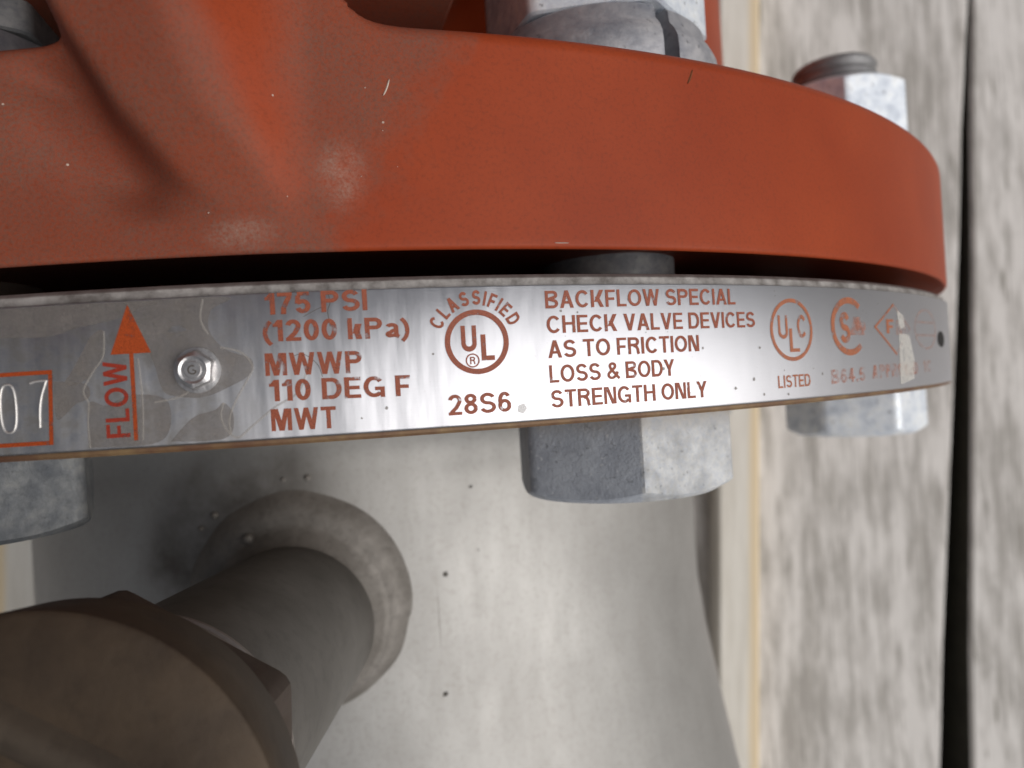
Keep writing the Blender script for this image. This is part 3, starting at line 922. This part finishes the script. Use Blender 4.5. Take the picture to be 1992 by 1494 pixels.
scr = bmobj('drive_screw', bm, RIVET, band, 22)
bm = bmesh.new()
mk = [(math.cos(a)*.36, math.sin(a)*.36) for a in [math.radians(60+i*12) for i in range(24)]]+[(.02, 0)]
rows = []
for i, (a, b) in enumerate(mk):
    p0, p1 = mk[max(0, i-1)], mk[min(len(mk)-1, i+1)]
    l_ = math.hypot(p1[0]-p0[0], p1[1]-p0[1]); nx, ny = -(p1[1]-p0[1])/l_*.06, (p1[0]-p0[0])/l_*.06
    rows.append([bm.verts.new(L(a+nx, b+ny, 1.35)), bm.verts.new(L(a, b, 1.37)), bm.verts.new(L(a-nx, b-ny, 1.35))])
for a, b in zip(rows, rows[1:]):
    for k in range(2): bm.faces.new((a[k], a[k+1], b[k+1], b[k]))
bmobj('maker_mark', bm, DIRT, band, None)

# ---- bolts
def hexprism(AF, y0, y1, rot, cham=1, n=144, rc=.96):
    """hex about the Y axis, chamfered at the y1 end; local mm"""
    V, F = [], []
    rcf = AF/2*rc
    sg = 1 if y1 > y0 else -1
    H = abs(y1-y0)
    rows = []
    for lay_ in range(7):
        row = []
        for i in range(n):
            a = 2*PI*i/n
            hx = hexr(a-rot, AF)
            hx = min(hx, AF/math.sqrt(3)*.985)
            drop = (hx-rcf)*math.tan(math.radians(27))
            rr, h = [(hx*.97, 0.0), (hx, .25), (hx, lerp(.25, H-drop-.35, .5)), (hx, H-drop-.25), (hx-.2, H-drop+.02), (rcf, H), (rcf*.55, H)][lay_]
            row.append(len(V)); V.append((rr*math.sin(a), y0+sg*h, rr*math.cos(a)))
        rows.append(row)
    for a, b in zip(rows, rows[1:]):
        for i in range(n):
            j = (i+1) % n
            F.append((a[i], a[j], b[j], b[i]))
    F.append(tuple(rows[0])); F.append(tuple(rows[-1]))
    return V, F
def finish(name, V, F, mat, parent, smooth=28):
    o = mesh(name, V, F, mat, parent, smooth)
    bm = bmesh.new(); bm.from_mesh(o.data); bmesh.ops.recalc_face_normals(bm, faces=bm.faces[:]); bm.to_mesh(o.data); bm.free()
    o.data.set_sharp_from_angle(angle=math.radians(smooth))
    return o
def split_ring(ri, ro, y0, y1, a0, gapdeg):
    V, F = [], []
    n = 120
    prof = [(ri, y0+.3), (ri, y1-.3), (ri+.3, y1), (ro-2.2, y1), (ro-1.7, y1-.5), (ro-1.5, y1-2.0), (ro-.7, y1-3.0), (ro-.15, y1-4.2), (ro, y1-5.6), (ro, y0+1.0), (ro-.4, y0+.3), (ro-1.0, y0), (ri+.3, y0)]
    m = len(prof)
    g = math.radians(gapdeg)
    for i in range(n+1):
        a = a0+g/2+(2*PI-g)*i/n
        lift = .25*(i/n-.5)
        for r_, y in prof: V.append((r_*math.sin(a), y+lift, r_*math.cos(a)))
    for i in range(n):
        for k in range(m):
            l = (k+1) % m
            F.append((i*m+k, i*m+l, (i+1)*m+l, (i+1)*m+k))
    F.append(tuple(range(m))); F.append(tuple(n*m+q for q in range(m)))
    return V, F
def threaded(r, y0, y1, pitch=2.5):
    prof = [(.01, y0)]
    y = y0
    prof.append((r*.9, y0))
    while y < y1-1.0:
        prof += [(r*.93, y), (r, y+pitch*.35), (r, y+pitch*.55), (r*.93, y+pitch*.9)]
        y += pitch
    prof += [(r*.86, y1), (.01, y1)]
    return revolve(prof, 64, close=False)
def bolt(th, rb, AF, rot_head, rot_nut, head_mat, nut_mat, label, split=None, H=10.8, lift=0.0, shank_mat=None):
    shank_mat = shank_mat or BRONZE_DARK  # dark colour on the steel shank stands in for shade in the gap
    t = math.radians(th)
    e = bpy.data.objects.new('hex_bolt', None); COL.objects.link(e); e.parent = valve
    e.location = (rb*math.sin(t)*MM, 0, rb*math.cos(t)*MM)
    if label: e['label'] = label
    V, F = hexprism(AF, -15.25, -15.25-H, math.radians(rot_head))
    V = [(a, b+15.25, c) for a, b, c in V]
    o = finish('bolt_head', V, F, head_mat, e); o.location = (0, -15.25*MM, 0)
    V, F = revolve([(.01, -15), (9.3, -15), (9.3, 40+lift), (.01, 40+lift)], 64, close=False)
    finish('shank', V, F, shank_mat, e)
    V, F = revolve([(9.8, 23.4), (16.6, 23.4), (17.1, 23.8), (17.1, 25.6), (16.8, 26.0), (9.8, 26.0)], 96)
    finish('flat_washer', V, F, WASHER, e, 40)
    if split is not None:
        V, F = split_ring(9.8, 16.9, 26.05, 34.9+lift, math.radians(split), 8)
        finish('lock_washer', V, F, WASHER, e, 40)
    y0 = 35.3+lift
    V, F = hexprism(AF, y0, y0+17.6, math.radians(rot_nut))
    V = [(a, b-y0, c) for a, b, c in V]
    o = finish('nut', V, F, nut_mat, e); o.location = (0, y0*MM, 0)
    V, F = threaded(9.3, 52+lift, 59+lift) 
    finish('bolt_end', V, F, STUD, e)
    return e
bolt(28.3, 114.0, 27.6, 4, 22, BLOOM, GALV_LIT, 'bolt with a chalky grey head below the middle of the band', split=26, lift=.9, H=11.4, shank_mat=GALV)
bolt(74.0, 124.2, 26.6, 10, 44, GALV_LIT, GALV_LIT, 'bright bolt at the right end of the band', split=90, H=11.4)
bolt(-15.7, 116.0, 26.8, 27, 10, GALV_LEFT, GALV, 'dull grey bolt at the left edge below the date box', split=40)
for q in (118.6, 163.6, 208.6, 253.6, 298.6):
    bolt(q, 116.0, 26.8, q, q, GALV, GALV, None, split=40)

# ---- stainless pipe
PX = 2.0
Vv, Ff = revolve([(60, -15.25), (86.5, -15.25), (86.0, -17.5), (84.2, -19.5), (84.0, -24), (84.0, -62), (85.4, -75), (88.6, -95), (94.0, -125), (101, -170), (104, -230), (104, -330), (60, -330)], 256, (PX, 0))
pipe = mesh('steel_pipe', Vv, Ff, PIPE, valve, 40)
tag(pipe, 'pale satin stainless pipe below the flange')

# ---- outlet tube welded to the pipe
ax_o = Vector((1.2, -48.2, 84.0))
ax_d = Vector((.0249, .0685, .9973)).normalized()
ux = Vector((1, 0, 0)); ux = (ux-ax_d*ux.dot(ax_d)).normalized(); uy = ax_d.cross(ux)
def onaxis(h, r, a): return ax_o+ax_d*h+ux*(r*math.cos(a))+uy*(r*math.sin(a))
def turned(name, prof, mat, parent, n=96, radial=None, smooth=35):
    V, F = [], []
    for i in range(n):
        a = 2*PI*i/n
        for h, r in prof:
            rr = r if radial is None else radial(r, h, a)
            V.append(tuple(onaxis(h, rr, a)))
    m = len(prof)
    for i in range(n):
        j = (i+1) % n
        for k in range(m-1):
            F.append((i*m+k, i*m+k+1, j*m+k+1, j*m+k))
    return finish(name, V, F, mat, parent, smooth)
tube = turned('outlet_tube', [(-6, 13.2), (-2, 13.2), (20, 13.2), (44, 13.2), (57, 13.2)], OUTLET, valve)
tag(tube, 'short grey tube welded to the pipe and pointing up')
# weld fillet that follows the saddle
V, F = [], []
n = 120
rng = random.Random(2)
lumps = [(rng.uniform(0, 2*PI), rng.uniform(.3, .8), rng.uniform(5, 14)) for _ in range(8)]
K = 12
for i in range(n):
    a = 2*PI*i/n
    wob = sum(am*.4*math.sin(fr*a+ph) for ph, am, fr in lumps)*.32
    for k in range(K+1):
        q = k/K
        rr = lerp(18.9+wob+3.3*math.sin(a), 13.0, q)
        h0 = onaxis(0, rr, a)
        dx = h0.x-PX
        zz = math.sqrt(84.0**2-dx*dx)
        hb = zz-h0.z
        bulge = 4.6*q**1.9+1.2*math.sin(PI*min(1, q*1.5))*(1 if q < .67 else 0)+.075*math.sin(a*29+3*math.sin(2*a)+1.5*math.sin(5*a))*math.sin(PI*q)*(.6+.5*math.sin(3*a+1))
        V.append(tuple(onaxis(hb+bulge-.25, rr, a)))
for i in range(n):
    j = (i+1) % n
    for k in range(K): F.append((i*(K+1)+k, i*(K+1)+k+1, j*(K+1)+k+1, j*(K+1)+k))
weld = finish('weld_collar', V, F, WELD, valve, 60)
tag(weld, 'brown heat tinted weld ring round the outlet tube')
# weld spatter beads
for a, r_, sz in ((1.45, 20.6, .55), (1.62, 20.4, .4), (2.2, 19.9, .7), (2.35, 20.3, .5), (2.0, 13.0, .9)):
    p = onaxis(0, r_+3.6*math.sin(a), a)
    z = math.sqrt(84.0**2-(p.x-PX)**2)+(2.5 if r_ < 15 else 0)
    bm = bmesh.new()
    bmesh.ops.create_icosphere(bm, subdivisions=2, radius=sz*MM, matrix=Matrix.Translation((p.x*MM, p.y*MM, z*MM)))
    bmobj('spatter_bead', bm, WELD, weld, 60)

# ---- bronze fitting screwed on the tube
fit = bpy.data.objects.new('bronze_fitting', None); COL.objects.link(fit); fit.parent = valve
tag(fit, 'dark brown bronze fitting at the lower left corner')
tprof = [(52.6, 13.0)]
h = 53.0
while h < 55.8:
    tprof += [(h, 13.7), (h+.35, 14.25), (h+.75, 14.25), (h+1.1, 13.7)]; h += 1.25
turned('thread', tprof, THREAD, fit)
def hx(r, h, a): return min(hexr(a+.35, 25.4), r) if r > 14 else r
turned('hex_collar', [(56.3, 13.0), (56.4, 14.6), (56.9, 17.0), (61.5, 17.0), (62.5, 15.6)], BRONZE_DARK, fit, 144, lambda r, h, a: min(r, hexr(a-math.radians(29), 30.0)), 25)
turned('fitting_face', [(62.3, 13.0), (62.5, 17.2), (63.2, 17.7), (69.2, 18.2), (69.7, 18.15), (70.0, 17.8), (70.1, 12.0), (70.1, 0.01)], BRONZE, fit, 144, None, 40)
# raised bar across the face
bm = bmesh.new()
rows = []
dirv = math.radians(-29)
for i in range(25):
    q = lerp(-15.4, 15.4, i/24)
    endf = math.sqrt(max(0, 1-(abs(q)/15.5)**6))
    row = []
    for w_, hgt in ((-1.9, -.1), (-1.2, .7), (-.4, 1.1), (.4, 1.1), (1.0, .7), (1.7, -.1)):
        offs = 8.3
        x_ = q*math.cos(dirv)-(w_+offs)*math.sin(dirv); y_ = q*math.sin(dirv)+(w_+offs)*math.cos(dirv)
        p = ax_o+ax_d*(70.1+hgt*endf)+ux*x_+uy*y_
        row.append(bm.verts.new(p*MM))
    rows.append(row)
for a, b in zip(rows, rows[1:]):
    for k_ in range(5): bm.faces.new((a[k_], a[k_+1], b[k_+1], b[k_]))
bmobj('ridge', bm, BRONZE_RIDGE, fit, 50)
